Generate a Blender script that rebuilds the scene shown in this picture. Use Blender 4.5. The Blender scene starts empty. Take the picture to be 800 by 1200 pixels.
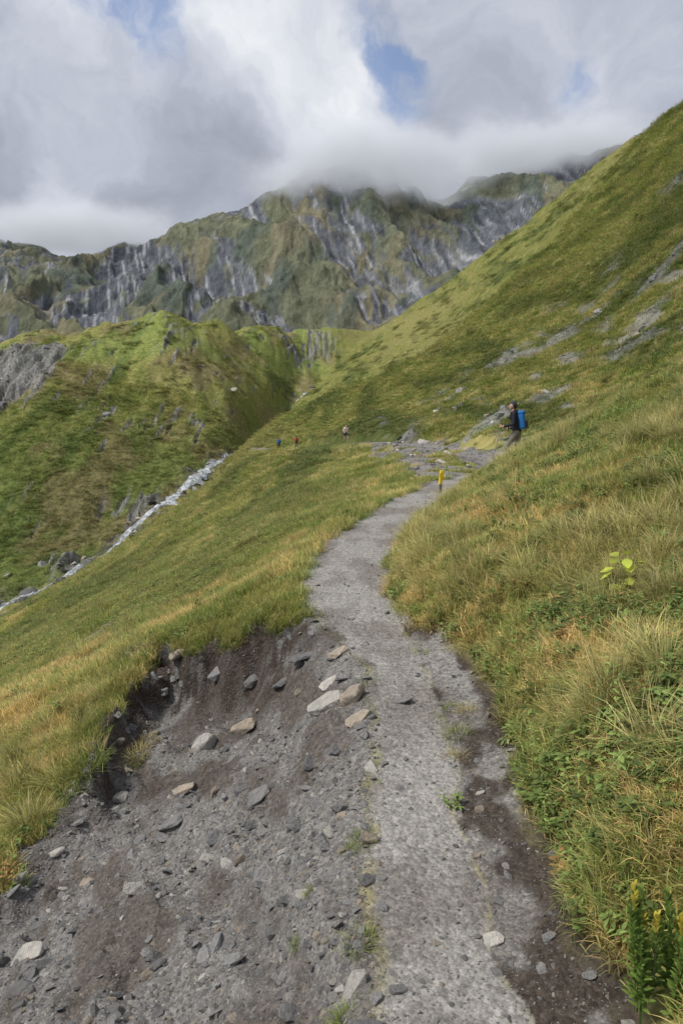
import bpy, bmesh, math, random
import numpy as np
from mathutils import Vector, Matrix, Euler
rng=np.random.default_rng(7); random.seed(7)
PITCH=math.radians(8.5); F=866.7; cp=math.cos(PITCH); sp=math.sin(PITCH); EYE=1.6
scene=bpy.context.scene
def link(o): scene.collection.objects.link(o); return o
def P(u,v,D):
    xc=(u-400)/F; yc=-(v-600)/F
    t=D/(cp+sp*yc)
    return (xc*t, D, EYE+t*(-sp+cp*yc))
def ss(a,b,x):
    t=np.clip((x-a)/(b-a),0,1); return t*t*(3-2*t)
_ang=np.random.default_rng(3).random(4096)*2*np.pi
GX=np.cos(_ang); GY=np.sin(_ang)
def _h(ix,iy,seed):
    n=(ix*374761393+iy*668265263+seed*974634777)&0xffffffff
    n=((n^(n>>13))*1274126177)&0xffffffff
    return (n^(n>>16))&4095
def noise(x,y,seed=0):
    x=np.asarray(x,float); y=np.asarray(y,float)
    fx=np.floor(x); fy=np.floor(y); ix=fx.astype(np.int64); iy=fy.astype(np.int64)
    dx=x-fx; dy=y-fy
    u=dx*dx*dx*(dx*(dx*6-15)+10); v=dy*dy*dy*(dy*(dy*6-15)+10)
    def g(i,j,a,b):
        h=_h(ix+i,iy+j,seed); return GX[h]*a+GY[h]*b
    n00=g(0,0,dx,dy); n10=g(1,0,dx-1,dy); n01=g(0,1,dx,dy-1); n11=g(1,1,dx-1,dy-1)
    return 1.5*((n00*(1-u)+n10*u)*(1-v)+(n01*(1-u)+n11*u)*v)
def fbm(x,y,o=4,seed=0,gain=.5):
    r=0;a=1;f=1
    for i in range(o):
        r=r+a*noise(x*f+i*17.3,y*f-i*9.1,seed+i); a*=gain; f*=2.03
    return r
def ridged(x,y,o=4,seed=0):
    r=0;a=1;f=1;s=0
    for i in range(o):
        r=r+a*(1-np.abs(noise(x*f+i*11.7,y*f+i*5.3,seed+i))*1.6); s+=a; a*=.5; f*=2.07
    return r/s
# ---------------------------------------------------------------- trail
TY=[-3,1,1.7,2.44,3.5,4.49,5.0,5.44,6.2,7.26,9.25,10.7,12.1,13.3,15.5,17.5,20.5]
TX=[.3,.3,.29,.275,.36,.31,.2,.06,.03,.07,.43,.8,1.3,1.85,2.7,3.55,4.95]
HY=[-3,1.7,2.44,3.5,4.49,5.0,5.44,7.26,9.25,13,20]
HW=[.2,.2,.17,.18,.18,.25,.35,.4,.43,.42,.4]
def smooth_interp(y,X,Yv):
    return sum(np.interp(y+d,X,Yv) for d in (-.4,-.2,0,.2,.4))/5
def tx(y): return smooth_interp(y,TY,TX)
def thw(y): return smooth_interp(y,HY,HW)
SC=[(.4,4.95),(.08,5.1),(-.15,5.3),(-.42,5.5),(-1.0,6.0),(-1.5,6.3),(-1.85,5.6),(-1.85,4.4),(-1.9,3.6),(-2.3,2.6),(-2.8,1),(-3.0,-3)]
SCP=SC+[(.6,-3),(.6,4.95)]
def inpoly(x,y,poly):
    ins=np.zeros(x.shape,bool)
    n=len(poly)
    for i in range(n):
        x1,y1=poly[i]; x2,y2=poly[(i+1)%n]
        if y1==y2: continue
        c=((y1>y)!=(y2>y))&(x<(x2-x1)*(y-y1)/(y2-y1)+x1)
        ins^=c
    return ins
def dpoly(x,y,pl,vals=None):
    d=np.full(x.shape,1e9); val=np.zeros(x.shape)
    for i in range(len(pl)-1):
        ax,ay=pl[i][:2]; bx,by=pl[i+1][:2]
        ex=bx-ax; ey=by-ay; L=ex*ex+ey*ey
        t=np.clip(((x-ax)*ex+(y-ay)*ey)/L,0,1)
        dd=np.hypot(x-ax-t*ex,y-ay-t*ey)
        m=dd<d
        d=np.where(m,dd,d)
        if vals is not None: val=np.where(m,vals[i]+t*(vals[i+1]-vals[i]),val)
    return (d,val) if vals is not None else d
def near(x,y):
    """analytic hillside around the trail: height + masks"""
    wx=x+.24*fbm(x/.5,y/.5,3,50); wy=y+.24*fbm(x/.5,y/.5,3,60)
    s=x-tx(y)+.05*noise(y/.5,x*0+9,73); hw=thw(y)+.05*noise(y/.35,x*0+3,71)
    sr=s-hw; sl=-s-hw
    b=.05+.20*(1-ss(4.2,5.4,y))+.06*noise(y/.4,x*0,72)-.06*(1-ss(1.6,2.6,y))
    b=np.maximum(b,.03)
    r=sr-b
    bank=.31-.09*ss(4,8,y)
    zr=np.where(sr<b, .05*np.clip(sr/b,0,1), .05+bank*ss(-.02,.32,r)+.47*np.maximum(r-.12,0))
    zl=-.47*np.maximum(sl-.08,0)*ss(0,.5,sl)-.02*ss(0,.2,sl)
    z=np.where(s>0,zr,zl)
    ins=inpoly(wx,wy,SCP)&(sl>-.05)
    d1=dpoly(wx,wy,SC)
    sc=ins*1.0
    dm=.17+.25*ss(3.9,5.0,y)-.12*ss(-1.2,-1.7,x)*ss(3.9,5,y)
    depth=dm*ss(-.03,.28+.25*(1-ss(3.9,5.,y)),d1)*ss(0,.6,sl)*ins
    z=z-depth
    return z,s,sr,sl,r,sc,d1
# ---------------------------------------------------------------- terrain feature lines (u,D,v)
LN=[]
LN.append([(-300,10,921),(0,10,810),(100,10,760),(200,10,706),(300,10,655),(350,10,632),(400,10,613),(450,10,607),(500,10,598),(600,10,545),(700,10,492),(800,10,435),(1100,10,260)])
LN.append([(-300,16,860),(0,16,775),(100,16,725),(200,16,672),(300,16,620),(350,16,600),(400,16,585),(450,16,573),(500,15.5,567),(540,15.5,562),(575,16.5,552),(590,16.5,545),(610,16,536),(640,15.5,528),(660,15,519),(700,13.2,496),(750,12.3,463),(800,11.7,430),(1100,11.7,240)])
LN.append([(-300,24,830),(0,24,757),(100,24,703),(200,24,650),(300,24,600),(350,24,580),(400,24,562),(450,24,548),(500,22,545),(540,21,545),(575,20.5,548),(600,20.5,548),(620,20.5,548),(660,20,542),(700,19,530),(750,18,510),(800,17,488),(1100,17,330)])
LN.append([(-300,36,825),(0,36,745),(100,36,692),(200,36,637),(300,36,585),(350,36,561),(400,36,543),(450,34,530),(500,32,525),(600,28,516),(660,27,502),(700,26,485),(750,25,458),(800,25,421),(1100,25,225)])
LN.append([(-300,50,830),(0,60,732),(100,60,680),(200,60,622),(300,60,565),(350,60,541),(400,60,525),(430,54,518),(450,54,512),(500,50,498),(600,45,464),(700,42,420),(800,40,345),(1100,40,130)])
LN.append([(-300,58,840),(0,72,727),(100,85,673),(190,100,610),(265,112,552),(300,110,526),(325,105,525),(350,95,521),(400,75,513),(450,75,490),(500,75,470),(600,70,420),(700,65,366),(800,60,262),(1100,60,60)])
LN.append([(-300,64,850),(0,77,725),(100,90,672),(190,106,606),(240,122,570),(265,128,549),(310,150,508),(350,160,488),(380,170,466),(400,165,452),(450,150,440),(500,130,425),(600,110,368),(700,95,300),(800,80,207),(1100,80,0)])
FL=[(-300,68,860),(0,82,718),(50,87,690),(120,97,652),(190,112,592),(230,125,560),(265,140,535),(285,165,531),(310,190,522),(335,220,492),(350,240,466),(380,270,448),(410,290,424),(437,320,402),(460,300,388),(500,230,385),(600,170,325),(700,130,255),(800,105,165),(1100,105,-60)]
LN.append(FL)
LN.append([(-300,115,620),(0,120,560),(60,125,545),(120,135,525),(190,152,490),(230,164,475),(265,185,462),(310,225,447),(350,275,440),(380,300,425),(410,320,410),(437,345,394),(460,340,382),(500,290,363),(600,220,296),(700,165,220),(800,125,147),(1100,125,-80)])
LN.append([(-300,210,430),(0,200,405),(60,205,396),(130,215,389),(190,230,371),(240,240,379),(300,290,389),(350,340,388),(400,370,385),(437,400,388),(460,400,377),(500,370,350),(550,330,315),(600,290,277),(650,250,238),(700,220,197),(750,190,162),(800,160,127),(900,160,60),(1100,160,-90)])
LN.append([(-300,300,450),(0,290,425),(190,320,405),(300,380,410),(437,520,410),(500,500,390),(600,400,330),(700,300,260),(800,220,190),(1100,220,-20)])
LN.append([(-300,700,420),(0,700,415),(437,700,415),(500,700,400),(600,700,350),(700,700,290),(800,700,250),(1100,700,150)])
LN.append([(-300,1050,350),(0,1050,350),(100,1050,352),(200,1050,335),(300,1050,318),(400,1050,312),(500,1050,310),(600,1050,280),(700,1050,245),(800,1050,225),(1100,1050,130)])
LN.append([(-300,1500,300),(0,1500,287),(40,1500,296),(75,1500,301),(110,1500,297),(160,1500,286),(180,1500,283),(205,1480,270),(250,1450,256),(300,1400,238),(330,1380,222),(360,1380,203),(400,1400,192),(440,1430,196),(480,1480,212),(515,1500,236),(560,1480,215),(640,1450,192),(700,1420,180),(735,1400,170),(800,1400,150),(1100,1400,100)])
LN.append([(-300,2100,345),(0,2100,340),(400,2100,290),(800,2100,250),(1100,2100,230)])
LN.append([(-300,3200,420),(400,3200,420),(1100,3200,420)])
OFF=4.0
A=np.concatenate([-np.geomspace(1.3,.505,60),np.linspace(-.5,.5,720),np.geomspace(.505,1.3,60)])
Ys=np.concatenate([np.linspace(-2.5,.98,30),np.geomspace(1,8,390)[:-1],np.geomspace(8,60,270)[:-1],np.geomspace(60,450,270)[:-1],np.geomspace(450,2300,320)[:-1],np.linspace(2300,3200,12)])
NA=len(A); NY=len(Ys)
def gs(v,n=9):
    k=np.exp(-np.linspace(-2,2,2*n+1)**2); k/=k.sum()
    return np.convolve(np.pad(v,n,mode='edge'),k,'valid')
KX=[np.full(NA,6.0),np.full(NA,8.0)]; KZ=[near(A*(6.0+OFF),np.full(NA,6.0))[0],near(A*(8.0+OFF),np.full(NA,8.0))[0]]
for ln in LN:
    pts=np.array([P(u,v,D) for (u,D,v) in ln]); a=pts[:,0]/(pts[:,1]+OFF)
    o=np.argsort(a); a=a[o]; pts=pts[o]
    yy=gs(np.interp(A,a,pts[:,1])); zz=gs(np.interp(A,a,pts[:,2]))
    yy=np.maximum(yy,KX[-1]*1.03)
    KX.append(yy); KZ.append(zz)
KX=np.array(KX); KZ=np.array(KZ)
dl=(KZ[1:]-KZ[:-1])/(KX[1:]-KX[:-1])
M=np.zeros_like(KZ); M[0]=dl[0]; M[-1]=dl[-1]
pr=dl[1:]*dl[:-1]
M[1:-1]=np.where(pr>0,2*dl[1:]*dl[:-1]/(dl[1:]+dl[:-1]+1e-12),0)
ZL=np.zeros((NY,NA)); ar=np.arange(NA)
for i,y in enumerate(Ys):
    k=np.clip((KX<=y).sum(0)-1,0,len(KX)-2)
    x0=KX[k,ar];x1=KX[k+1,ar];h=x1-x0;t=np.clip((y-x0)/h,0,1)
    ZL[i]=(2*t**3-3*t**2+1)*KZ[k,ar]+(t**3-2*t**2+t)*h*M[k,ar]+(-2*t**3+3*t**2)*KZ[k+1,ar]+(t**3-t**2)*h*M[k+1,ar]
Y2,A2=np.meshgrid(Ys,A,indexing='ij'); X2=A2*(Y2+OFF)
nr=Y2[:,0]<11
zn=np.zeros_like(X2); s_=np.zeros_like(X2); sr_=s_.copy(); sl_=s_.copy(); r_=s_.copy()+9; sc_=s_.copy(); d1_=s_.copy()+9
o=near(X2[nr],Y2[nr])
zn[nr],s_[nr],sr_[nr],sl_[nr],r_[nr],sc_[nr],d1_[nr]=o
w=ss(7.2,10,Y2)
Z=zn*(1-w)+ZL*w
# trail carve (far part)
TP=[(float(tx(np.array(y))),y,0.0) for y in np.linspace(-2.5,14,34)]
TP+=[P(545,563,15.5),P(572,555,17.5),P(600,549,20),P(612,546,21.5),P(604,536,25),P(570,529,29),P(520,525,35),P(475,520,43),P(437,518,53),P(405,520,66),P(375,523,80),P(347,526,95),P(325,528,105),P(303,525,112)]
TPZ=[p[2] for p in TP]
dt=np.full_like(X2,1e9); zt=np.zeros_like(X2)
m=Y2<130
d_,z_=dpoly(X2[m],Y2[m],TP,TPZ); dt[m]=d_; zt[m]=z_
wf=ss(7,10,Y2)
hwf=.42+.75*ss(22,50,Y2)
fl=(1-ss(hwf,hwf*2.3,dt))*wf
Z=Z*(1-fl)+zt*fl
trail=np.where(Y2<9,(1-ss(-.03,.05,np.maximum(sr_,sl_)+.03*noise(X2/.12,Y2/.12,8))),(1-ss(hwf*.85,hwf*1.15,dt+.15*noise(X2/.6,Y2/.6,9))))
off=np.where(Y2<9,ss(0,.35,np.maximum(sr_,sl_)),ss(hwf,hwf*2,dt))
# displacement noise
N1=fbm(X2/.33,Y2/.33,3,1); N2=fbm(X2/1.5,Y2/1.5,3,5)
nearw=1-ss(30,60,Y2)
Z+=nearw*off*(.028*N1+.06*N2)+nearw*(1-off)*(.016*N2+.008*N1)
Z+=sc_*(.03*fbm(X2/.16,Y2/.16,3,14)+.05*fbm((X2+.5*Y2)/.25,(Y2-X2)/.9,2,15))*ss(0,.2,sl_)
Z+=off*ss(12,40,Y2)*.50*fbm(X2/5,Y2/9,4,21)
mid=ss(55,130,Y2)
strdist=np.abs(Y2-KX[9][None,:])
Z+=mid*off*(1.5*fbm(X2/26,Y2/40,5,27))*(.25+.75*ss(3,25,strdist))
# left knoll ravines
lk=ss(-2,4,Y2-KX[9][None,:])*ss(70,90,Y2)*(1-ss(450,600,Y2))*(1-ss(-.05,.02,A2))
Z-=lk*4.2*(ridged((X2+.3*Y2)/38,Y2/90,5,33)-.6)*ss(3,20,strdist)
# rough gorge banks
gb=np.exp(-((strdist-5)/4)**2)*(A2<-.04)*(Y2>60)
Z+=gb*.8*fbm(X2/3,Y2/3,4,35)
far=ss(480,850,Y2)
mnt=far*(1-ss(1900,2500,Y2))
crest=1-.70*np.exp(-((Y2-KX[-3][None,:])/120)**2)
wxm=X2+.28*(Y2-1000)+50*fbm(X2/260,Y2/260,3,41)
RD=ridged(wxm/180,(Y2)/420,6,43)
Z+=mnt*crest*72*(RD-.62)+mnt*crest*12*fbm(X2/60,Y2/90,5,47)
# ---- colours (albedo, with distance haze mixed into the mountain)
def C(*c): return np.array(c)[None,None,:]
def mix(a,b,t): return a*(1-t[...,None])+b*t[...,None]
gr=np.zeros(X2.shape+(3,))+C(.172,.186,.048)
n_a=fbm(X2/2.2,Y2/5,4,81); n_b=fbm(X2/5,Y2/45,5,85); n_c=fbm(X2/1.0,Y2/1.0,3,88)
n_big=fbm(X2/40,Y2/110,4,90)
straw=np.clip(.29+1.0*n_a+.6*n_c,0,1)*(1-.5*mid)
gr=mix(gr,C(.35,.30,.12),straw)
gr=mix(gr,C(.070,.098,.028),ss(.02,.40,n_b+.4*n_c)*ss(9,30,Y2)*.8)
gr=mix(gr,C(.265,.240,.088),ss(0,.5,n_big+.3*n_b)*mid*.65)
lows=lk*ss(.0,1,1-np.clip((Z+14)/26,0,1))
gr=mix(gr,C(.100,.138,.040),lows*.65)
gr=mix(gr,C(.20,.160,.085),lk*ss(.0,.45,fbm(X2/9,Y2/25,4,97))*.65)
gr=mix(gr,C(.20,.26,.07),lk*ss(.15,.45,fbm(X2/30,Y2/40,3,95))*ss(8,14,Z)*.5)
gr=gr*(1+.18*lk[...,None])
# mountain
mg=np.zeros_like(gr)+C(.160,.165,.060)
mg=mix(mg,C(.25,.215,.092),ss(-.2,.5,fbm(X2/90,Y2/200,4,101)))
mg=mix(mg,C(.085,.105,.048),ss(0,.5,fbm(X2/60,Y2/160,4,103)))
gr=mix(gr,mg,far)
rock=np.zeros_like(gr)+C(.175,.18,.195)
stk=fbm((X2+.28*Y2)/8,Y2/130,5,105)
rock=mix(rock,C(.080,.085,.10),ss(-.1,.35,stk)); rock=mix(rock,C(.46,.46,.47),ss(.28,.5,-stk))
rm=ss(.10,.34,(.66-RD)*1.8+.45*fbm(wxm/60,Y2/240,4,107)+.34*fbm(wxm/12,Y2/70,4,108)+.34*ss(-300,-650,X2)-.0)*far*.94
def patch(u,v,D,rx,ry):
    px,py,_=P(u,v,D); return np.exp(-(((X2-px)/rx)**2+((Y2-py)/ry)**2))
kn=fbm(X2/1.6,Y2/20,4,111)
cliff=np.clip(patch(5,445,165,11,20)+patch(30,452,162,5,14)+.8*patch(378,412,325,9,25)+.8*patch(345,440,290,6,14)+.6*patch(215,412,205,6,9)+.7*patch(150,600,114,6,5)+.6*patch(75,668,97,5,3),0,1.2)
rmn=np.clip(ss(.40,.66,kn*.5+cliff)+ss(.60,.78,kn+.2*fbm(X2/20,Y2/20,2,112)),0,1)*ss(1.5,5,Y2-KX[9][None,:])*lk
rm2=ss(.40,.60,fbm(X2/2.6,Y2/7,4,115)+.55*patch(765,370,45,6,8)+.45*patch(670,350,66,5,8)+.3*patch(560,430,75,6,14)+.3*patch(640,490,32,3,5))*ss(22,34,Y2)*(1-ss(70,100,Y2))*.7*ss(0,.06,A2)
rk=np.zeros_like(gr)+C(.26,.255,.25)
rk=mix(rk,C(.12,.12,.12),ss(-.1,.3,fbm(X2/.9,Y2/14,3,117)))
Z+=rmn*1.4*fbm(X2/1.8,Y2/9,3,118)
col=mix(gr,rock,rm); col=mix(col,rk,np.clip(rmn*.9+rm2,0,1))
col=mix(col,C(.23,.26,.31),far*.25)  # bluish distance haze put into the far mountain's colour
# dirt
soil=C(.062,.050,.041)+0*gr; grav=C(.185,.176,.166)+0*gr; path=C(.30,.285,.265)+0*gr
tp=mix(path,C(.21,.193,.175),ss(-.3,.5,fbm(X2/.5,Y2/.8,4,121)))
gv=mix(grav,C(.110,.096,.084),ss(-.1,.4,fbm((X2+.4*Y2)/.35,(Y2-.4*X2)/1.1,4,125)))
scree_poly=[P(425,517,56)[:2],P(500,510,47)[:2],P(565,518,30)[:2],P(605,546,21)[:2],P(515,574,13.8)[:2],P(475,560,18)[:2]]
wob=1.0*noise(X2/2,Y2/3,130)
scr=inpoly(X2+wob,Y2+wob,scree_poly)*ss(-.45,-.1,fbm(X2/.9,Y2/2.2,3,131))
shelf=(1-ss(-.05,.08,r_+.05*N1))*(sr_>0)*(Y2<8)*(1-.85*ss(5.2,6.2,Y2))
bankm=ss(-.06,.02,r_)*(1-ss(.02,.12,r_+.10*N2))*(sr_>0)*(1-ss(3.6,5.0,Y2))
head=sc_*(1-ss(.22,.45,d1_+.08*N1))*ss(.02,.1,sl_)*(.45+.55*ss(3.8,5,Y2))
col=mix(col,gv*1.2,scr)
col=mix(col,tp,trail)
sh=mix(tp*.78,soil*1.1,ss(-.1,.35,fbm(X2/.25,Y2/.4,3,133)+.4*ss(.05,.3,sr_)))
col=mix(col,sh,shelf)
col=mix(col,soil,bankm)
col=mix(col,mix(gv,tp*.8,ss(.35,0,sl_)*.5),sc_*ss(-.02,.05,sl_))
col=mix(col,mix(soil,grav*.8,ss(.0,.4,fbm(X2/.12,Y2/.12,3,135))),head)
dk=sc_*ss(-.1,.45,fbm(X2/.7,Y2/.5,3,139)+.6*patch(330,790,5.3,.6,.5))*ss(3.4,4.6,Y2)
col=mix(col,soil*1.1,dk*.75)
bare=np.clip(scr+trail+shelf+bankm+sc_*(sl_>0)+rmn+rm2*.8,0,1)
sc2=ss(.34,.46,fbm(X2/1.1,Y2/1.1,3,137)+.5*patch(110,750,11,.5,1.2))*ss(6,7,Y2)*(1-ss(14,20,Y2))*(A2<-.14)
col=mix(col,gv,sc2*.8); bare=np.clip(bare+sc2,0,1)
nst=(1-ss(2.0,7.5,strdist+3*noise(X2/5,Y2/5,140)))*(A2<-.04)*(Y2>60)*ss(-.25,.1,fbm(X2/3,Y2/3,3,141))
col=mix(col,mix(C(.14,.13,.12)+0*gr,C(.06,.065,.045)+0*gr,ss(-.1,.2,fbm(X2/1.5,Y2/2,3,143))),nst*.9)
mesh=bpy.data.meshes.new("terrain")
nv=NY*NA
mesh.vertices.add(nv)
mesh.vertices.foreach_set("co",np.stack([X2,Y2,Z],-1).astype(np.float32).ravel())
idx=np.arange(nv).reshape(NY,NA)
q=np.stack([idx[:-1,:-1],idx[:-1,1:],idx[1:,1:],idx[1:,:-1]],-1).reshape(-1,4)
nf=len(q)
mesh.loops.add(nf*4); mesh.polygons.add(nf)
mesh.loops.foreach_set("vertex_index",q.astype(np.int32).ravel())
mesh.polygons.foreach_set("loop_start",np.arange(0,nf*4,4,dtype=np.int32))
mesh.polygons.foreach_set("use_smooth",np.ones(nf,bool))
mesh.update(calc_edges=True)
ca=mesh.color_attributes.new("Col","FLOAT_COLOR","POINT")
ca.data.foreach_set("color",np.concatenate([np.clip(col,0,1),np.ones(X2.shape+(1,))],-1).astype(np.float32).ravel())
cm=mesh.color_attributes.new("Msk","FLOAT_COLOR","POINT")
gravelm=np.clip(trail*.8+sc_*(sl_>0)+scr+shelf+sc2,0,1)
cm.data.foreach_set("color",np.stack([gravelm,ss(15,60,Y2)*(1-far),far,np.ones_like(X2)],-1).astype(np.float32).ravel())
terrain=link(bpy.data.objects.new("terrain",mesh))
ai=np.arange(NA); yi=np.arange(NY)
def G(arr,x,y):
    x=np.asarray(x,float);y=np.asarray(y,float)
    c=np.interp(x/(y+OFF),A,ai); r=np.interp(y,Ys,yi)
    c0=np.clip(np.floor(c).astype(int),0,NA-2); r0=np.clip(np.floor(r).astype(int),0,NY-2)
    fc=c-c0; fr=r-r0
    if arr.ndim==3: fc=fc[...,None]; fr=fr[...,None]
    return (arr[r0,c0]*(1-fc)+arr[r0,c0+1]*fc)*(1-fr)+(arr[r0+1,c0]*(1-fc)+arr[r0+1,c0+1]*fc)*fr
def hit(u,v):
    xc=(u-400)/F; yc=-(v-600)/F
    ts=np.geomspace(1.2,2500,9000)
    x=xc*ts; y=ts*(cp+sp*yc); z=EYE+ts*(-sp+cp*yc)
    h=G(Z,x,y); k=np.argmax(z<h)
    return float(x[k]),float(y[k]),float(h[k]),float(ts[k])
WX,WY,WZ,_t=hit(772,1180)
# ---------------------------------------------------------------- material helpers
def newmat(name):
    m=bpy.data.materials.new(name); m.use_nodes=True
    nt=m.node_tree; b=nt.nodes["Principled BSDF"]
    return m,nt,b
def N(nt,t,**k):
    n=nt.nodes.new(t)
    for a,v in k.items(): setattr(n,a,v)
    return n
def L(nt,a,b): nt.links.new(a,b)
def nz(nt,vec,scale,detail=4,rough=.55):
    n=N(nt,"ShaderNodeTexNoise"); n.inputs["Scale"].default_value=scale; n.inputs["Detail"].default_value=detail; n.inputs["Roughness"].default_value=rough
    L(nt,vec,n.inputs["Vector"]); return n
def mr(nt,val,a,b,c,d,smooth=False):
    n=N(nt,"ShaderNodeMapRange")
    if smooth: n.interpolation_type='SMOOTHSTEP'
    for i,x in enumerate((a,b,c,d)): n.inputs[i+1].default_value=x
    L(nt,val,n.inputs[0]); return n.outputs[0]
def mth(nt,op,a,b=None):
    n=N(nt,"ShaderNodeMath",operation=op)
    for i,x in enumerate((a,b)):
        if x is None: continue
        if isinstance(x,(int,float)): n.inputs[i].default_value=x
        else: L(nt,x,n.inputs[i])
    return n.outputs[0]
def mixc(nt,f,a,b,blend='MIX'):
    n=N(nt,"ShaderNodeMix",data_type='RGBA',blend_type=blend)
    for s,x in ((n.inputs[0],f),(n.inputs[6],a),(n.inputs[7],b)):
        if isinstance(x,(int,float)): s.default_value=x
        elif isinstance(x,tuple): s.default_value=x if len(x)==4 else x+(1,)
        else: L(nt,x,s)
    return n.outputs[2]
def simple(name,c,rough=.8,var=.25,scale=20,metal=0,bump=.0):
    m,nt,b=newmat(name)
    tc=N(nt,"ShaderNodeTexCoord")
    n=nz(nt,tc.outputs["Object"],scale)
    f=mr(nt,n.outputs[0],.3,.7,1-var,1+var)
    L(nt,mixc(nt,1.0,c,f,'MULTIPLY'),b.inputs["Base Color"])
    b.inputs["Roughness"].default_value=rough; b.inputs["Metallic"].default_value=metal
    b.inputs["Specular IOR Level"].default_value=.25
    if bump:
        bp=N(nt,"ShaderNodeBump"); bp.inputs["Distance"].default_value=bump; L(nt,n.outputs[0],bp.inputs["Height"]); L(nt,bp.outputs[0],b.inputs["Normal"])
    return m
# terrain material
mt,nt,b=newmat("alpine_ground")
ac=N(nt,"ShaderNodeVertexColor",layer_name="Col"); am=N(nt,"ShaderNodeVertexColor",layer_name="Msk")
sep=N(nt,"ShaderNodeSeparateColor"); L(nt,am.outputs[0],sep.inputs[0])
tc=N(nt,"ShaderNodeTexCoord"); ob=tc.outputs["Object"]
mpf=N(nt,"ShaderNodeMapping"); mpf.inputs["Scale"].default_value=(1,.45,.6); L(nt,ob,mpf.inputs[0])
n1=nz(nt,ob,22,6,.65); n2=nz(nt,ob,1.3,8,.7); n3=nz(nt,mpf.outputs[0],.07,9,.7)
vo=N(nt,"ShaderNodeTexVoronoi"); vo.inputs["Scale"].default_value=55; L(nt,ob,vo.inputs["Vector"])
sepv=N(nt,"ShaderNodeSeparateColor"); L(nt,vo.outputs["Color"],sepv.inputs[0])
vo2=N(nt,"ShaderNodeTexVoronoi"); vo2.inputs["Scale"].default_value=170; L(nt,ob,vo2.inputs["Vector"])
sepv2=N(nt,"ShaderNodeSeparateColor"); L(nt,vo2.outputs["Color"],sepv2.inputs[0])
f1=mr(nt,n1.outputs[0],.3,.7,.74,1.26)
f2=mr(nt,n2.outputs[0],.3,.7,.45,1.55)
f3=mr(nt,n3.outputs[0],.3,.7,.45,1.55)
fv=mth(nt,'MULTIPLY',mr(nt,sepv.outputs[0],0,1,.74,1.26),mr(nt,sepv2.outputs[0],0,1,.72,1.28))
c0=ac.outputs[0]
c1=mixc(nt,1.0,c0,f1,'MULTIPLY')
c1=mixc(nt,sep.outputs[0],c1,mixc(nt,1.0,c1,fv,'MULTIPLY'))
c2=mixc(nt,sep.outputs[1],c1,mixc(nt,1.0,c1,f2,'MULTIPLY'))
c3=mixc(nt,sep.outputs[2],c2,mixc(nt,1.0,c2,f3,'MULTIPLY'))
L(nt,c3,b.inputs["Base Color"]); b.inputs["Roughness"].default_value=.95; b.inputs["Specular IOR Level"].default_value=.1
b1=N(nt,"ShaderNodeBump"); b1.inputs["Distance"].default_value=.02; b1.inputs["Strength"].default_value=.8
hgt=mth(nt,'ADD',n1.outputs[0],mth(nt,'MULTIPLY',vo.outputs["Distance"],mth(nt,'MULTIPLY',sep.outputs[0],-.5)))
L(nt,hgt,b1.inputs["Height"])
b2=N(nt,"ShaderNodeBump"); b2.inputs["Distance"].default_value=.6; L(nt,sep.outputs[1],b2.inputs["Strength"]); L(nt,n2.outputs[0],b2.inputs["Height"]); L(nt,b1.outputs[0],b2.inputs["Normal"])
b3=N(nt,"ShaderNodeBump"); b3.inputs["Distance"].default_value=14; L(nt,sep.outputs[2],b3.inputs["Strength"]); L(nt,n3.outputs[0],b3.inputs["Height"]); L(nt,b2.outputs[0],b3.inputs["Normal"])
L(nt,b3.outputs[0],b.inputs["Normal"])
mesh.materials.append(mt)
# vegetation material
def vegmat(name,fixed=None,trans=.35):
    m,nt,b=newmat(name)
    if fixed is None:
        a=N(nt,"ShaderNodeAttribute",attribute_type='INSTANCER',attribute_name="tint"); base=a.outputs["Color"]
    else:
        rgb=N(nt,"ShaderNodeRGB"); rgb.outputs[0].default_value=fixed+(1,); base=rgb.outputs[0]
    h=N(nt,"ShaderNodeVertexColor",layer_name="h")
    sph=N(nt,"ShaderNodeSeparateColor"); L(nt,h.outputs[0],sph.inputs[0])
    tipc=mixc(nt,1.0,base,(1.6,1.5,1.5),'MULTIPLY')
    lowc=mixc(nt,1.0,base,(.75,.85,.8),'MULTIPLY')  # blade base greener, and darkened in the colour like contact shade
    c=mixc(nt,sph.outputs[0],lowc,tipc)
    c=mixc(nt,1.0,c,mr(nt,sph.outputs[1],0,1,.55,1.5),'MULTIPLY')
    c=mixc(nt,mr(nt,sph.outputs[2],.78,.94,0,.85),c,(.46,.39,.21))
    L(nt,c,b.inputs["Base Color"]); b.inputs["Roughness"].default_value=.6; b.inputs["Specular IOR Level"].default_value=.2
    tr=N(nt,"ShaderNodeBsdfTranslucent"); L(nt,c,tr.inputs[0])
    mx=N(nt,"ShaderNodeMixShader"); mx.inputs[0].default_value=trans
    out=nt.nodes["Material Output"]; L(nt,b.outputs[0],mx.inputs[1]); L(nt,tr.outputs[0],mx.inputs[2]); L(nt,mx.outputs[0],out.inputs[0])
    return m
VEG=vegmat("grass_blades")
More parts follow.
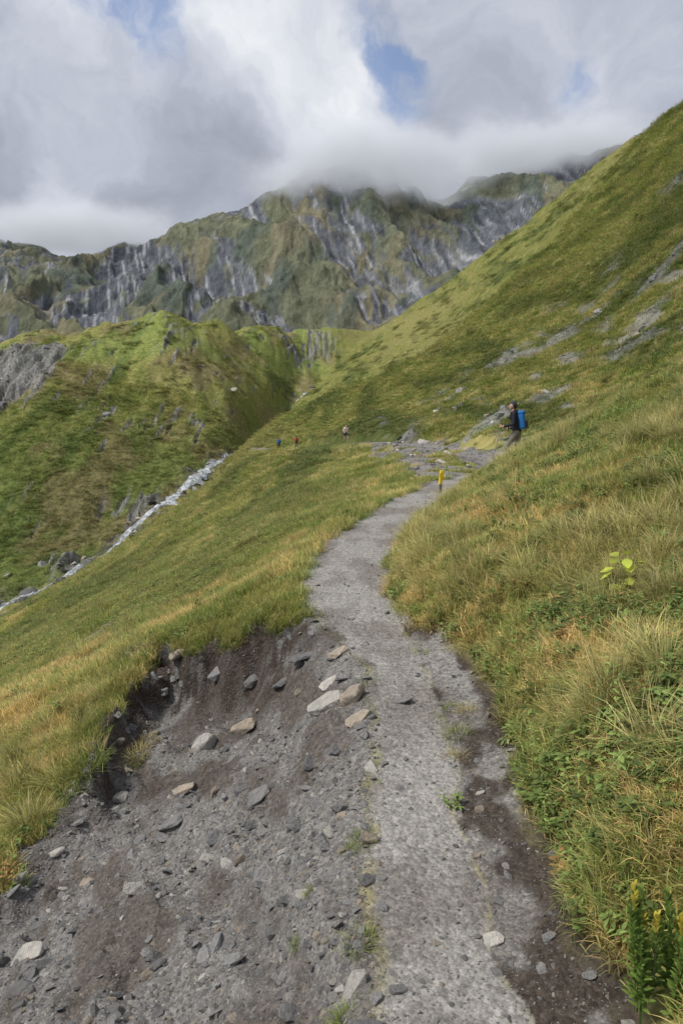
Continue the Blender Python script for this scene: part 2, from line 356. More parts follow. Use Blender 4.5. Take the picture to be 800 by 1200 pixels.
# ---------------------------------------------------------------- vegetation mesh builders
class MB:
    def __init__(s): s.v=[];s.f=[];s.c=[]
    def strip(s,pts,wds,side,rnd,rn2,h0=0.,h1=1.):
        base=len(s.v); n=len(pts)
        for i,(p,w) in enumerate(zip(pts,wds)):
            t=h0+(h1-h0)*i/(n-1)
            for sg in (-1,1):
                s.v.append(tuple(p[k]+sg*side[k]*w/2 for k in range(3))); s.c.append((t,rnd,rn2,1))
        for i in range(n-1):
            a=base+2*i; s.f.append((a,a+1,a+3,a+2))
    def mesh(s,name,mat):
        me=bpy.data.meshes.new(name); me.from_pydata(s.v,[],s.f); me.update()
        at=me.color_attributes.new("h","FLOAT_COLOR","POINT")
        at.data.foreach_set("color",np.array(s.c,np.float32).ravel())
        me.materials.append(mat); return me
def blade(mb,x,y,z,az,h,out,w,seg=4,lean=0.,R=random):
    dx,dy=math.cos(az),math.sin(az); side=(-dy,dx,0)
    pts=[];wd=[]
    for i in range(seg+1):
        t=i/seg
        rr=out*(t**1.8)+lean*t
        zz=h*(t-.38*(out/max(h,.01))*t*t*t) if out<h*1.6 else h*(1.6*t-1.5*t*t)
        pts.append((x+dx*rr,y+dy*rr,z+zz)); wd.append(w*(1-t**2)*(.8+.2*min(1,t*4))+w*.06)
    mb.strip(pts,wd,side,R.random(),R.random())
def leaf(mb,p,az,pitch,l,w,R=random,rn2=None):
    dx,dy=math.cos(az),math.sin(az); cz,sz=math.cos(pitch),math.sin(pitch)
    side=(-dy,dx,.25*(R.random()-.5))
    pts=[];wd=[]
    for i,t in enumerate((0,.2,.5,.8,1)):
        droop=-.35*l*t*t
        pts.append((p[0]+dx*cz*l*t,p[1]+dy*cz*l*t,p[2]+sz*l*t+droop)); wd.append(w*(.12,.75,1,.6,.05)[i])
    mb.strip(pts,wd,side,R.random(),R.random()*.8,.3,1)
def tuft(name,n,h,spread,out,w,seed,mat=VEG):
    R=random.Random(seed); mb=MB()
    for i in range(n):
        r=spread*math.sqrt(R.random()); a=R.random()*6.283
        az=a+R.gauss(0,.8)
        hh=h*R.uniform(.45,1.1); blade(mb,r*math.cos(a),r*math.sin(a),-.02,az,hh,out*R.uniform(.1,1.2),w*R.uniform(.6,1.2),4,0,R)
    return mb.mesh(name,mat)
def herb(name,n,h,spread,ll,lw,seed,mat=VEG):
    R=random.Random(seed); mb=MB()
    for i in range(n):
        a=R.random()*6.283; r=spread*math.sqrt(R.random()); x,y=r*math.cos(a),r*math.sin(a)
        hh=h*R.uniform(.3,1)
        blade(mb,x,y,0,a,hh,.2*hh,.004,3,0,R)
        for k in range(R.randint(3,6)):
            t=R.uniform(.4,1); leaf(mb,(x+math.cos(a)*.2*hh*t,y+math.sin(a)*.2*hh*t,hh*t*.95),R.random()*6.283,R.uniform(-.1,.7),ll*R.uniform(.6,1.2),lw*R.uniform(.7,1.2),R)
    return mb.mesh(name,mat)
def shrub(name,n,rad,h,ll,seed,mat=VEG):
    R=random.Random(seed); mb=MB()
    for i in range(n):
        a=R.random()*6.283; e=math.asin(R.random()); q=R.uniform(.55,1.0)*(1+.25*math.sin(3*a+seed))
        p=(rad*q*math.cos(a)*math.cos(e),rad*q*math.sin(a)*math.cos(e),h*q*math.sin(e))
        leaf(mb,p,a+R.gauss(0,.9),R.uniform(-.2,1.1),ll*R.uniform(.6,1.3),ll*.5,R)
    return mb.mesh(name,mat)
def coll(name,meshes):
    c=bpy.data.collections.new(name)
    for i,me in enumerate(meshes):
        c.objects.link(bpy.data.objects.new("%s_%02d"%(name,i),me))
    return c
def scatter(name,col_,x,y,z,rot,scale,idx,tint=None):
    n=len(x); me=bpy.data.meshes.new(name); me.vertices.add(n)
    me.vertices.foreach_set("co",np.stack([x,y,z],-1).astype(np.float32).ravel())
    def at(nm,ty,arr,key):
        a=me.attributes.new(nm,ty,'POINT'); a.data.foreach_set(key,arr.ravel())
    at("rot","FLOAT_VECTOR",rot.astype(np.float32),"vector")
    sc=scale if scale.ndim==2 else np.repeat(scale[:,None],3,1)
    at("scl","FLOAT_VECTOR",sc.astype(np.float32),"vector")
    at("idx","INT",idx.astype(np.int32),"value")
    if tint is not None: at("tint","FLOAT_COLOR",np.concatenate([tint,np.ones((n,1))],1).astype(np.float32),"color")
    o=link(bpy.data.objects.new(name,me))
    ng=bpy.data.node_groups.new(name+"_scatter","GeometryNodeTree")
    ng.interface.new_socket("Geometry",in_out='INPUT',socket_type='NodeSocketGeometry')
    ng.interface.new_socket("Geometry",in_out='OUTPUT',socket_type='NodeSocketGeometry')
    gi=ng.nodes.new("NodeGroupInput"); go=ng.nodes.new("NodeGroupOutput")
    ci=ng.nodes.new("GeometryNodeCollectionInfo"); ci.inputs["Collection"].default_value=col_; ci.inputs["Separate Children"].default_value=True; ci.inputs["Reset Children"].default_value=True
    ip=ng.nodes.new("GeometryNodeInstanceOnPoints"); ip.inputs["Pick Instance"].default_value=True
    def na(nm,ty):
        a=ng.nodes.new("GeometryNodeInputNamedAttribute"); a.data_type=ty; a.inputs["Name"].default_value=nm; return a.outputs[0]
    ng.links.new(gi.outputs[0],ip.inputs["Points"]); ng.links.new(ci.outputs[0],ip.inputs["Instance"])
    ng.links.new(na("rot",'FLOAT_VECTOR'),ip.inputs["Rotation"]); ng.links.new(na("scl",'FLOAT_VECTOR'),ip.inputs["Scale"]); ng.links.new(na("idx",'INT'),ip.inputs["Instance Index"])
    ng.links.new(ip.outputs[0],go.inputs[0])
    md=o.modifiers.new("scatter",'NODES'); md.node_group=ng
    return o
def rots(n,tilt,yaw=None):
    t=tilt; p=rng.random(n)*2*np.pi if yaw is None else yaw
    R00=np.cos(t)*np.cos(p);R10=np.sin(p);R20=-np.sin(t)*np.cos(p);R21=np.sin(t)*np.sin(p);R22=np.cos(t)
    return np.stack([np.arctan2(R21,R22),np.arcsin(np.clip(-R20,-1,1)),np.arctan2(R10,R00)],-1)
def cand(n,y0,y1,a0=-.56,a1=.56,pw=1.0):
    a=rng.uniform(a0,a1,n); y=np.exp(rng.uniform(math.log(y0),math.log(y1),n)); x=a*(y+OFF*.7)
    return x,y
def offw(x,y): return np.hypot(x-WX,y-WY)>.17
# short meadow grass -------------------------------------------------
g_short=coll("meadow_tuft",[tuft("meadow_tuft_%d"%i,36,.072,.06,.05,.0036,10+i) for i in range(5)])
x,y=cand(240000,1.1,170)
bm_=G(bare,x,y); z=G(Z,x,y)
keep=rng.random(len(x))>np.clip(bm_*1.6,0,1)
keep&=(np.abs(x)/(np.maximum(y,.1))<.75)&offw(x,y)
keep&=~((G(strdist,x,y)<5)&(x<0)&(y>60)); keep&=~((y>18)&(G(dt,x,y)<1.5+ss(40,60,y)))
x,y,z=x[keep],y[keep],z[keep]; n=len(x)
gj=rng.random((n,1))+.45*(fbm(x/.5,y/.5,2,230)[:,None])
tint=G(col,x,y)*rng.uniform(.9,1.55,(n,1))*np.where(gj<.35,np.array([[.60,.85,.62]]),np.where(gj<.78,np.array([[1.,1.02,.95]]),np.array([[1.4,1.2,1.4]])))
scl=rng.uniform(.55,1.25,n)*(1+ .09*y**.93)
scl3=np.stack([scl*(1+ss(5,60,y)*.6),scl*(1+ss(5,60,y)*.6),scl*(1-.45*ss(10,80,y))],-1)
tilt=rng.normal(0,.25,n)-np.where(x>tx(y),.25,.30)*(y<40)
scatter("meadow_grass",g_short,x,y,z,rots(n,tilt),scl3,rng.integers(0,5,n),tint)
# overhanging turf lip around the slump
x=rng.uniform(-2.6,.2,9000); y=rng.uniform(2.6,6.8,9000)
k=(G(sc_,x,y)<.5)&(G(d1_,x,y)<.10)&(G(sl_,x,y)>.1)
x,y=x[k],y[k]; n=len(x)
tb=np.array([[.19,.20,.058]])*rng.uniform(.6,1.4,(n,1))+np.array([[.12,.08,.03]])*rng.random((n,1))
scatter("turf_edge",g_short,x,y,G(Z,x,y)-.005,rots(n,rng.normal(.45,.3,n)),rng.uniform(.9,1.5,n),rng.integers(0,5,n),tb)
# long tussocks on the right bank and some left ----------------------
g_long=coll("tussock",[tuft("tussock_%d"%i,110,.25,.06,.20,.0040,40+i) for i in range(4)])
x,y=cand(18000,1.6,60)
z=G(Z,x,y); s=x-tx(y)
den=np.where(s>0,ss(.1,.45,fbm(x/1.3,y/1.3,3,201)+.2)*.65,ss(.25,.6,fbm(x/1.6,y/1.6,3,203)+.1)*.15)
den=np.where((s>0)&(y<3.4),den*.35,den)
keep=(rng.random(len(x))<den)&(G(bare,x,y)<.25)&(G(bare,x-.12,y)<.5)&(np.hypot(x-WX,y-WY)>.3)
x,y,z=x[keep],y[keep],z[keep]; n=len(x)
tb=np.array([[.24,.25,.08]])*(.6+.6*rng.random((n,1)))+np.array([[.24,.19,.10]])*rng.random((n,1))
scl=rng.uniform(.5,1.05,n)*(1+.02*y)
scatter("tussock_grass",g_long,x,y,z,rots(n,rng.normal(-.35,.2,n)),scl,rng.integers(0,4,n),tb)
# leafy herbs --------------------------------------------------------
g_herb=coll("herb",[herb("herb_%d"%i,9,.10,.07,.040,.016,60+i) for i in range(3)]+[herb("herb_%d"%(i+3),6,.13,.06,.028,.010,70+i) for i in range(2)])
x,y=cand(40000,1.2,30,-.5,.56)
z=G(Z,x,y); s=x-tx(y)
den=np.where(s>0,.20+.80*ss(-.2,.2,fbm(x/.7,y/.7,3,211)),.18*ss(0,.4,fbm(x/1.1,y/1.1,3,213)))*np.where(y<4,1.3,.5)
keep=(rng.random(len(x))<den)&(G(bare,x,y)<.6)&offw(x,y)
x,y,z=x[keep],y[keep],z[keep]; n=len(x)
tb=np.array([[.135,.188,.054]])*rng.uniform(.5,1.5,(n,1)); rr=(rng.random(n)<.025)
tb[rr]=np.array([.28,.18,.07])
scatter("alpine_herbs",g_herb,x,y,z,rots(n,rng.normal(-.2,.25,n)),rng.uniform(.45,1.0,n)*(1+.05*y),rng.integers(0,5,n),tb)
# dwarf shrubs on the hillsides --------------------------------------
g_shr=coll("dwarf_shrub",[shrub("dwarf_shrub_%d"%i,260,.45,.26,.075,80+i) for i in range(4)])
x,y=cand(32000,9,320,-.55,.56)
z=G(Z,x,y); s=x-tx(y)
den=ss(.0,.38,fbm(x/5,y/45,5,85)+.4*fbm(x,y,3,88))*.8+.05
keep=(rng.random(len(x))<den)&(G(bare,x,y)<.3)&(G(dt,x,y)>1.8+ss(40,60,y))&~((G(strdist,x,y)<3.5)&(x<0)&(y>60))
x,y,z=x[keep],y[keep],z[keep]; n=len(x)
tb=np.array([[.105,.140,.040]])*rng.uniform(.55,1.5,(n,1))+np.array([[.10,.06,.015]])*rng.random((n,1))
scl=rng.uniform(.4,1.0,n)*(.45+.014*y)
scatter("dwarf_shrubs",g_shr,x,y,z-.05*scl,rots(n,rng.normal(-.2,.1,n)),np.stack([scl*1.3,scl*1.3,scl*.65],-1),rng.integers(0,4,n),tb)
# ---------------------------------------------------------------- rocks
def rockmat(name,c,var=.35):
    m,nt,b=newmat(name); tc=N(nt,"ShaderNodeTexCoord"); oi=N(nt,"ShaderNodeObjectInfo")
    n=nz(nt,tc.outputs["Object"],3,8,.65); w=N(nt,"ShaderNodeTexWave"); w.inputs["Scale"].default_value=2.5; w.inputs["Distortion"].default_value=6; w.inputs["Detail"].default_value=4
    L(nt,tc.outputs["Object"],w.inputs["Vector"])
    f=mth(nt,'MULTIPLY',mr(nt,n.outputs[0],.3,.7,.65,1.3),mr(nt,oi.outputs["Random"],0,1,1-var,1+var))
    c1=mixc(nt,mr(nt,w.outputs[1],.6,1,0,.5),c,tuple(min(1,k*1.5) for k in c))
    c2=mixc(nt,mr(nt,n.outputs[0],.55,.75,0,.6),c1,(c[0]*1.15,c[1]*.85,c[2]*.6))
    L(nt,mixc(nt,1.0,c2,f,'MULTIPLY'),b.inputs["Base Color"]); b.inputs["Roughness"].default_value=.8
    bp=N(nt,"ShaderNodeBump"); bp.inputs["Distance"].default_value=.08; bp.inputs["Strength"].default_value=.6; L(nt,n.outputs[0],bp.inputs["Height"]); L(nt,bp.outputs[0],b.inputs["Normal"])
    return m
SL=rockmat("slate_grey",(.20,.197,.192)); SW=rockmat("limestone_pale",(.42,.40,.36),.2); SB=rockmat("rusty_slate",(.32,.27,.21),.25)
def rock(name,seed,flat,mat,npt=16,elong=1.4,bev=True):
    R=random.Random(seed); bm=bmesh.new()
    for i in range(npt):
        v=Vector((R.gauss(0,1),R.gauss(0,1),R.gauss(0,1))).normalized()*R.uniform(.8,1)
        v=Vector((max(-.75,min(.75,v.x))*elong,max(-.7,min(.7,v.y)),max(-.55,min(.55,v.z))*flat)); bm.verts.new(v)
    r=bmesh.ops.convex_hull(bm,input=bm.verts)
    for v in [v for v in bm.verts if not v.link_faces]: bm.verts.remove(v)
    bmesh.ops.dissolve_limit(bm,angle_limit=.25,verts=bm.verts,edges=bm.edges)
    if bev:
        bmesh.ops.bevel(bm,geom=list(bm.edges),offset=.05,segments=1,affect='EDGES',clamp_overlap=True)
    me=bpy.data.meshes.new(name); bm.to_mesh(me); bm.free(); me.materials.append(mat); return me
rk_=coll("stone",[rock("stone_%d"%i,100+i,(.35,.5,.8)[i%3],(SL,SL,SL,SL,SW,SB)[i%6],12+i,1.1+.1*(i%5),False) for i in range(9)])
def stones(name,x,y,size,sink=.3):
    n=len(x); z=G(Z,x,y)
    r=np.stack([rng.normal(0,.35,n),rng.normal(-.25,.35,n),rng.random(n)*6.28],-1)
    return scatter(name,rk_,x,y,z+size*.1,r,size,rng.integers(0,9,n))
x=rng.uniform(-3,.4,90000); y=np.exp(rng.uniform(math.log(1.1),math.log(6.4),90000))
k=(G(sc_,x,y)>.6)&(G(sl_,x,y)>.0)&(rng.random(90000)<ss(-.4,.3,fbm((x+.4*y)/.35,(y-.4*x)/1.1,3,125)*-1+.1)+.2)&(rng.random(90000)>.7*G(dk,x,y))
x,y=x[k],y[k]; x,y=x[:46000],y[:46000]
sz=.0028+.0031*rng.pareto(2.15,len(x)); sz=np.minimum(sz,.045)
stones("scree_gravel",x,y,sz)
x=rng.uniform(-.6,1.4,32000); y=np.exp(rng.uniform(math.log(1.2),math.log(13),32000)); x=x+tx(y)-.3
k=(G(np.clip(trail+shelf,0,1),x,y)>.5)&(rng.random(32000)<np.where(np.abs(x-tx(y))<thw(y)*.7,.45,.9))
x,y=x[k],y[k]
stones("trail_pebbles",x,y,np.minimum(.002+.0022*rng.pareto(2.3,len(x)),.024))
x=rng.uniform(-2,9,16000); y=rng.uniform(14.5,60,16000)
k=(G(scr,x,y)>.5)&(rng.random(16000)<.5)&(G(dt,x,y)>.4)
stones("gully_scree",x[k],y[k],np.minimum(.02+.022*rng.pareto(2.2,k.sum()),.2))
x=rng.uniform(3,60,40000); y=rng.uniform(24,120,40000)
k=(G(rm2,x,y)>.35)&(rng.random(40000)<.35)
stones("hillside_rocks",x[k],y[k],np.minimum(.06+.06*rng.pareto(2.2,k.sum()),.4))
x=rng.uniform(-140,0,70000); y=rng.uniform(70,300,70000)
k=((G(nst,x,y)>.4)&(rng.random(70000)<.5))|((G(rmn,x,y)>.6)&(rng.random(70000)<.15))|(rng.random(70000)<.0012)
stones("valley_boulders",x[k],y[k],np.minimum(.12+.16*rng.pareto(2.2,k.sum()),1.0))
big=[(380,825,48,.35,SW,.5),(285,853,30,.7,SB,.3),(420,843,34,.4,SB,.2),(139,936,28,.45,SW,.1),(31,1122,40,.6,SW,.2),(213,926,32,.4,SB,.3),(360,768,44,.22,SL,.1),(240,873,30,.9,SW,.6),(412,818,36,.8,SB,.7),(575,1103,30,.4,SW,.0),(213,765,34,.5,SB,.2),(200,965,34,.3,SL,.4),(300,935,36,.3,SL,.6),(395,766,26,.5,SB,.1),(65,1000,22,.5,SW,.2),(102,1035,20,.5,SB,.2),(350,1055,16,.6,SW,.1),(22,1160,34,.3,SL,.0),(388,800,30,.3,SW,.3),(130,1185,24,.35,SL,.2),(255,790,24,.6,SL,.3),(330,800,26,.4,SL,.4),(295,800,22,.7,SL,.6),(190,857,22,.4,SL,.2),(470,822,26,.3,SL,.0),(562,930,12,.6,SW,.0),(447,1030,12,.5,SL,.0),(240,1010,22,.3,SL,.3),(10,675,12,.6,SW,.0),(272,458,12,.7,SW,.0),(20,1030,24,.4,SL,.1),(90,965,18,.4,SL,.2),(45,1085,20,.3,SL,.1)]
for i,(u,v,wpx,fl_,mm,pt) in enumerate(big):
    X,Yy,Zz,t=hit(u,v)
    o=link(bpy.data.objects.new("stone",rock("stone",300+i,fl_,mm,22,1.25)))
    s=wpx*t/F/1.75; o.scale=(s,s*.85,s); o.location=(X,Yy,Zz+s*fl_*.08); o.rotation_euler=(pt*.5,-.35-pt*.4,random.uniform(-.5,.5))
# ---------------------------------------------------------------- individual plants
def plant(name,me,u,v,s=1.,rot=(0,-.2,0)):
    X,Yy,Zz,t=hit(u,v); o=link(bpy.data.objects.new(name,me)); o.location=(X,Yy,Zz-.01); o.scale=(s,)*3; o.rotation_euler=rot; return o
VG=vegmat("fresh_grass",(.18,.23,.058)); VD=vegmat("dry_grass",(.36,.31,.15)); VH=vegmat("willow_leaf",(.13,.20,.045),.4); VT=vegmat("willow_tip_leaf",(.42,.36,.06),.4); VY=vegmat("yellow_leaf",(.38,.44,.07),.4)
for i,(u,v,s,mm) in enumerate([(97,905,1.7,VG),(80,930,1.5,VG),(112,890,1.5,VG),(100,885,1.2,VD),(165,885,1.4,VD),(172,872,1.2,VD),(160,895,1.0,VG),(422,1105,.75,VG),(408,1196,.7,VG),(425,985,.7,VG),(412,1000,.5,VG),(20,985,1.7,VG),(5,960,1.5,VG),(535,862,.9,VG),(533,888,.7,VD),(548,835,.8,VD),(40,975,1.4,VG),(350,1105,.4,VG),(365,1045,.4,VG),(5,1025,1.3,VD),(530,830,.7,VG),(512,840,.4,VG),(440,918,.35,VG),(475,745,.5,VG),(500,765,.5,VG)]):
    plant("grass_tuft",tuft("grass_tuft",150,.10,.055,.085,.0034,400+i,mm),u,v,s)
# willow bush: leafy shoots with yellowing tips
R=random.Random(5); mb=MB(); mb2=MB()
for st in range(13):
    ax,ay=R.uniform(-.08,.09),R.uniform(-.06,.06); hh=R.uniform(.20,.34); la=R.random()*6.28; ln_=R.uniform(.02,.07)
    blade(mb,ax,ay,0,la,hh,ln_,.006,5,0,R)
    for k in range(48):
        t=.12+.88*k/47; px=ax+math.cos(la)*ln_*t**1.8; py=ay+math.sin(la)*ln_*t**1.8
        leaf(mb2 if t>.80 and st%2 else mb,(px,py,hh*t*.97),k*2.4+R.random(),.6+.7*t,.044*(1.1-.4*t),.012,R)
willow=link(bpy.data.objects.new("willow_shrub",None)); willow.location=(WX,WY,WZ-.01)
for nm,mm,mat_ in (("green_leaves",mb,VH),("yellow_tips",mb2,VT)):
    oo=link(bpy.data.objects.new(nm,mm.mesh(nm,mat_))); oo.parent=willow
R=random.Random(9); mb=MB()
for k in range(20):
    a=R.random()*6.28; hh=R.uniform(.06,.20); blade(mb,0,0,0,a,hh,.07,.005,4,0,R)
    leaf(mb,(math.cos(a)*.07,math.sin(a)*.07,hh*.92),a,R.uniform(-.2,.6),.06,.05,R)
plant("broadleaf_plant",mb.mesh("broadleaf_plant",VY),738,690,1.1)
plant("broadleaf_plant",mb.mesh("broadleaf_plant",VH),778,645,.8)
# ---------------------------------------------------------------- stream
sa=np.linspace(-.62,-.045,420)
sy=np.interp(sa,A,KX[9]); sx=sa*(sy+OFF)
dd=np.concatenate([[0],np.cumsum(np.hypot(np.diff(sx),np.diff(sy)))]); tt=np.linspace(0,dd[-1],900)
sx=np.interp(tt,dd,sx); sy=np.interp(tt,dd,sy)
sx=sx+1.3*fbm(tt/10,tt*0,3,301)
dx=np.gradient(sx); dy=np.gradient(sy); ln_=np.hypot(dx,dy); nx=-dy/ln_; ny=dx/ln_
sv=[];sf=[]; W=9
wid=np.maximum(.10,(.50+.6*noise(tt/5,tt*0+2,303)+.45*noise(tt/1.6,tt*0+7,304)))*(.75+1.1*ss(98,108,sy)*(1-ss(128,140,sy)))
cen=G(Z,sx,sy); cen=np.convolve(np.pad(cen,3,mode='edge'),np.ones(7)/7,'valid')
for i in range(900):
    for j in range(W):
        f=(j/(W-1)-.5)*2; X=sx[i]+nx[i]*wid[i]*f; Yv=sy[i]+ny[i]*wid[i]*f
        sv.append((X,Yv,0))
sv=np.array(sv); gz=G(Z,sv[:,0],sv[:,1]); fz=np.tile(1-np.abs(np.linspace(-1,1,W))**2,900)
sv[:,2]=gz*.7+np.repeat(cen,W)*.3+.22*fz+.22*fbm(sv[:,0]/.6,sv[:,1]/.6,3,307)*fz+.02
for i in range(899):
    for j in range(W-1):
        a=i*W+j; sf.append((a,a+1,a+W+1,a+W))
me=bpy.data.meshes.new("stream"); me.from_pydata(sv.tolist(),[],sf); me.update()
for p in me.polygons: p.use_smooth=True
m,nt,b=newmat("white_water"); tc=N(nt,"ShaderNodeTexCoord"); n=nz(nt,tc.outputs["Object"],1.1,8,.8)
L(nt,mixc(nt,mr(nt,n.outputs[0],.42,.58,0,1),(.15,.18,.185),(.80,.83,.87)),b.inputs["Base Color"]); b.inputs["Roughness"].default_value=.3
bp=N(nt,"ShaderNodeBump"); bp.inputs["Distance"].default_value=.5; L(nt,n.outputs[0],bp.inputs["Height"]); L(nt,bp.outputs[0],b.inputs["Normal"])
me.materials.append(m); link(bpy.data.objects.new("stream",me))
# ---------------------------------------------------------------- people
def capsule(bm,a,ra,b_,rb):
    a=Vector(a);b_=Vector(b_); d=b_-a; L_=d.length
    bmesh.ops.create_icosphere(bm,subdivisions=2,radius=ra,matrix=Matrix.Translation(a))
    bmesh.ops.create_icosphere(bm,subdivisions=2,radius=rb,matrix=Matrix.Translation(b_))
    if L_>1e-4:
        q=Vector((0,0,1)).rotation_difference(d).to_matrix().to_4x4()
        bmesh.ops.create_cone(bm,cap_ends=True,segments=14,radius1=ra,radius2=rb,depth=L_,matrix=Matrix.Translation((a+b_)/2)@q)
PM={}
def pm(c,kind):
    k=(c,kind)
    if k not in PM: PM[k]=simple(kind,c,.75,.15,30,0,.004)
    return PM[k]
def rbox(name,size,loc,rot,bev,mat,parent,taper=1.0):
    bm=bmesh.new(); bmesh.ops.create_cube(bm,size=1)
    for v in bm.verts:
        k=taper if v.co.z>0 else 1
        v.co=Vector((v.co.x*size[0]*k,v.co.y*size[1]*k,v.co.z*size[2]))
    bmesh.ops.bevel(bm,geom=list(bm.edges),offset=bev,segments=4,profile=.6,affect='EDGES')
    me=bpy.data.meshes.new(name); bm.to_mesh(me); bm.free()
    for p in me.polygons: p.use_smooth=True
    me.materials.append(mat); o=link(bpy.data.objects.new(name,me)); o.parent=parent; o.location=loc; o.rotation_euler=rot; return o
def tube(name,pts,r,mat,parent):
    bm=bmesh.new()
    for i in range(len(pts)-1): capsule(bm,pts[i],r,pts[i+1],r)
    me=bpy.data.meshes.new(name); bm.to_mesh(me); bm.free(); me.materials.append(mat)
    o=link(bpy.data.objects.new(name,me)); o.parent=parent; return o
def person(name,loc,heading,H,jac,pan,hair,cap=None,pack=None,poles=False,shorts=False,sleeves=True,vox=.007,long_hair=False,mirror=1):
    root=link(bpy.data.objects.new(name,None)); root.location=loc; root.rotation_euler=(0,0,heading); s=H/1.78; root.scale=(s*mirror,s,s)
    sk=(.50,.32,.24)
    B=[]
    def a_(p,r,q,r2,m): B.append((p,r,q,r2,m))
    for sx in (-1,1):
        a_((sx*.07,0,.98),.105,(sx*.075,.03,1.16),.095,'jac')
        a_((sx*.075,.03,1.16),.095,(sx*.10,.07,1.36),.100,'jac')
        a_((0,.08,1.44),.075,(sx*.17,.07,1.43),.062,'jac')
    a_((0,.0,.96),.11,(0,.02,1.0),.11,'pan'); a_((0,.05,1.3),.11,(0,.07,1.4),.10,'jac')
    a_((0,.09,1.45),.062,(0,.12,1.56),.052,'skin')
    a_((0,.125,1.66),.088,(0,.145,1.62),.084,'skin'); a_((0,.165,1.60),.062,(0,.185,1.575),.045,'skin')
    a_((0,.222,1.632),.012,(0,.246,1.610),.015,'skin')
    a_((-.018,.218,1.588),.008,(.018,.218,1.588),.008,'lip')
    for sx in (-1,1):
        a_((sx*.086,.13,1.645),.012,(sx*.090,.125,1.615),.011,'skin')
        a_((sx*.034,.222,1.648),.009,(sx*.040,.220,1.648),.009,'eye')
    a_((0,.115,1.69),.090,(0,.10,1.66),.090,'cap' if cap else 'hair')
    a_((0,.085,1.64),.080,(0,.08,1.61),.065,'hair')
    if cap:
        for k in (-.04,0,.04): a_((k,.17,1.70),.012,(k*.9,.275-abs(k)*.5,1.685),.009,'cap')
    if long_hair: a_((0,.04,1.64),.05,(0,-.02,1.45),.03,'hair')
    legs=[((-.09,0,.95),(-.10,.24,.55),(-.10,.22,.11),(-.10,.40,.045)),((.09,0,.95),(.10,.0,.51),(.10,-.30,.17),(.10,-.17,.045))]
    lm='skin' if shorts else 'pan'
    for hp,kn,an,to in legs:
        kk=tuple(hp[i]*.45+kn[i]*.55 for i in range(3))
        a_(hp,.098,kk,.080,'pan'); a_(kk,.078,kn,.060,lm)
        md=tuple(kn[i]*.65+an[i]*.35+(0 if i!=1 else -.012) for i in range(3))
        a_(kn,.060,md,.060,lm); a_(md,.060,an,.044,lm)
        heel=(an[0],an[1]-.035,an[2]-.055); a_(an,.050,heel,.042,'boot'); a_(an,.048,to,.036,'boot'); a_(heel,.040,to,.036,'boot')
    am_='jac'; fm='jac' if sleeves else 'skin'
    if poles: arms=[(-1,(-.18,.07,1.42),(-.25,.06,1.16),(-.22,.30,1.10)),(1,(.18,.07,1.42),(.26,-.02,1.16),(.23,.20,1.04))]
    else: arms=[(-1,(-.18,.07,1.42),(-.25,-.03,1.17),(-.22,.12,.95)),(1,(.18,.07,1.42),(.25,.08,1.15),(.23,.28,1.02))]
    hands=[]
    for sx,sh,el,wr in arms:
        a_(sh,.060,el,.046,am_); a_(el,.046,wr,.033 if sleeves else .028,fm)
        wr=Vector(wr); c=wr+Vector((0,.075,0)); hands.append((sx,c))
        a_(tuple(wr),.027,tuple(wr+Vector((sx*.012,.03,0))),.026,'skin')
        for zz in (.02,-.02): a_(tuple(wr+Vector((sx*.012,.03,zz*.6))),.016,tuple(wr+Vector((sx*.022,.085,zz))),.014,'skin')
        for i,dz in enumerate((.033,.011,-.011,-.033)):
            lf=(.95,1.05,1.0,.8)[i]
            p0=wr+Vector((sx*.022,.085,dz)); p1=c+Vector((sx*.010,.034*lf,dz)); p2=c+Vector((-sx*.018*lf,.030*lf,dz)); p3=c+Vector((-sx*.026,.008,dz))
            a_(tuple(p0),.0095,tuple(p1),.009,'skin'); a_(tuple(p1),.009,tuple(p2),.0085,'skin'); a_(tuple(p2),.0085,tuple(p3),.008,'skin')
        a_(tuple(wr+Vector((-sx*.004,.025,.018))),.012,tuple(c+Vector((-sx*.022,-.012,.040))),.010,'skin')
        a_(tuple(c+Vector((-sx*.022,-.012,.040))),.010,tuple(c+Vector((-sx*.020,.018,.048))),.009,'skin')
    bm=bmesh.new()
    for a,ra,b2,rb,_ in B: capsule(bm,a,ra,b2,rb)
    me=bpy.data.meshes.new(name+"_body"); bm.to_mesh(me); bm.free()
    tmp=link(bpy.data.objects.new("tmpbody",me))
    r=tmp.modifiers.new("r",'REMESH'); r.mode='VOXEL'; r.voxel_size=vox; r.use_smooth_shade=True
    sm=tmp.modifiers.new("s",'SMOOTH'); sm.iterations=3; sm.factor=.5
    dg=bpy.context.evaluated_depsgraph_get(); ev=tmp.evaluated_get(dg); me2=bpy.data.meshes.new_from_object(ev)
    bpy.data.objects.remove(tmp)
    keys=['jac','pan','skin','hair','cap','boot','eye','lip']
    cols={'jac':jac,'pan':pan,'skin':sk,'hair':hair,'cap':cap or hair,'boot':(.06,.05,.045),'eye':(.03,.02,.02),'lip':(.35,.14,.12)}
    nmz={'jac':'jacket_cloth','pan':'trouser_cloth','skin':'skin','hair':'hair','cap':'cap_cloth','boot':'boot_leather','eye':'eyes','lip':'lips'}
    me2.materials.clear()
    for k in keys: me2.materials.append(pm(cols[k],nmz[k]))
    nfc=len(me2.polygons); cc=np.zeros(nfc*3); me2.polygons.foreach_get("center",cc); cc=cc.reshape(-1,3)
    best=np.full(nfc,1e9); mi=np.zeros(nfc,np.int32)
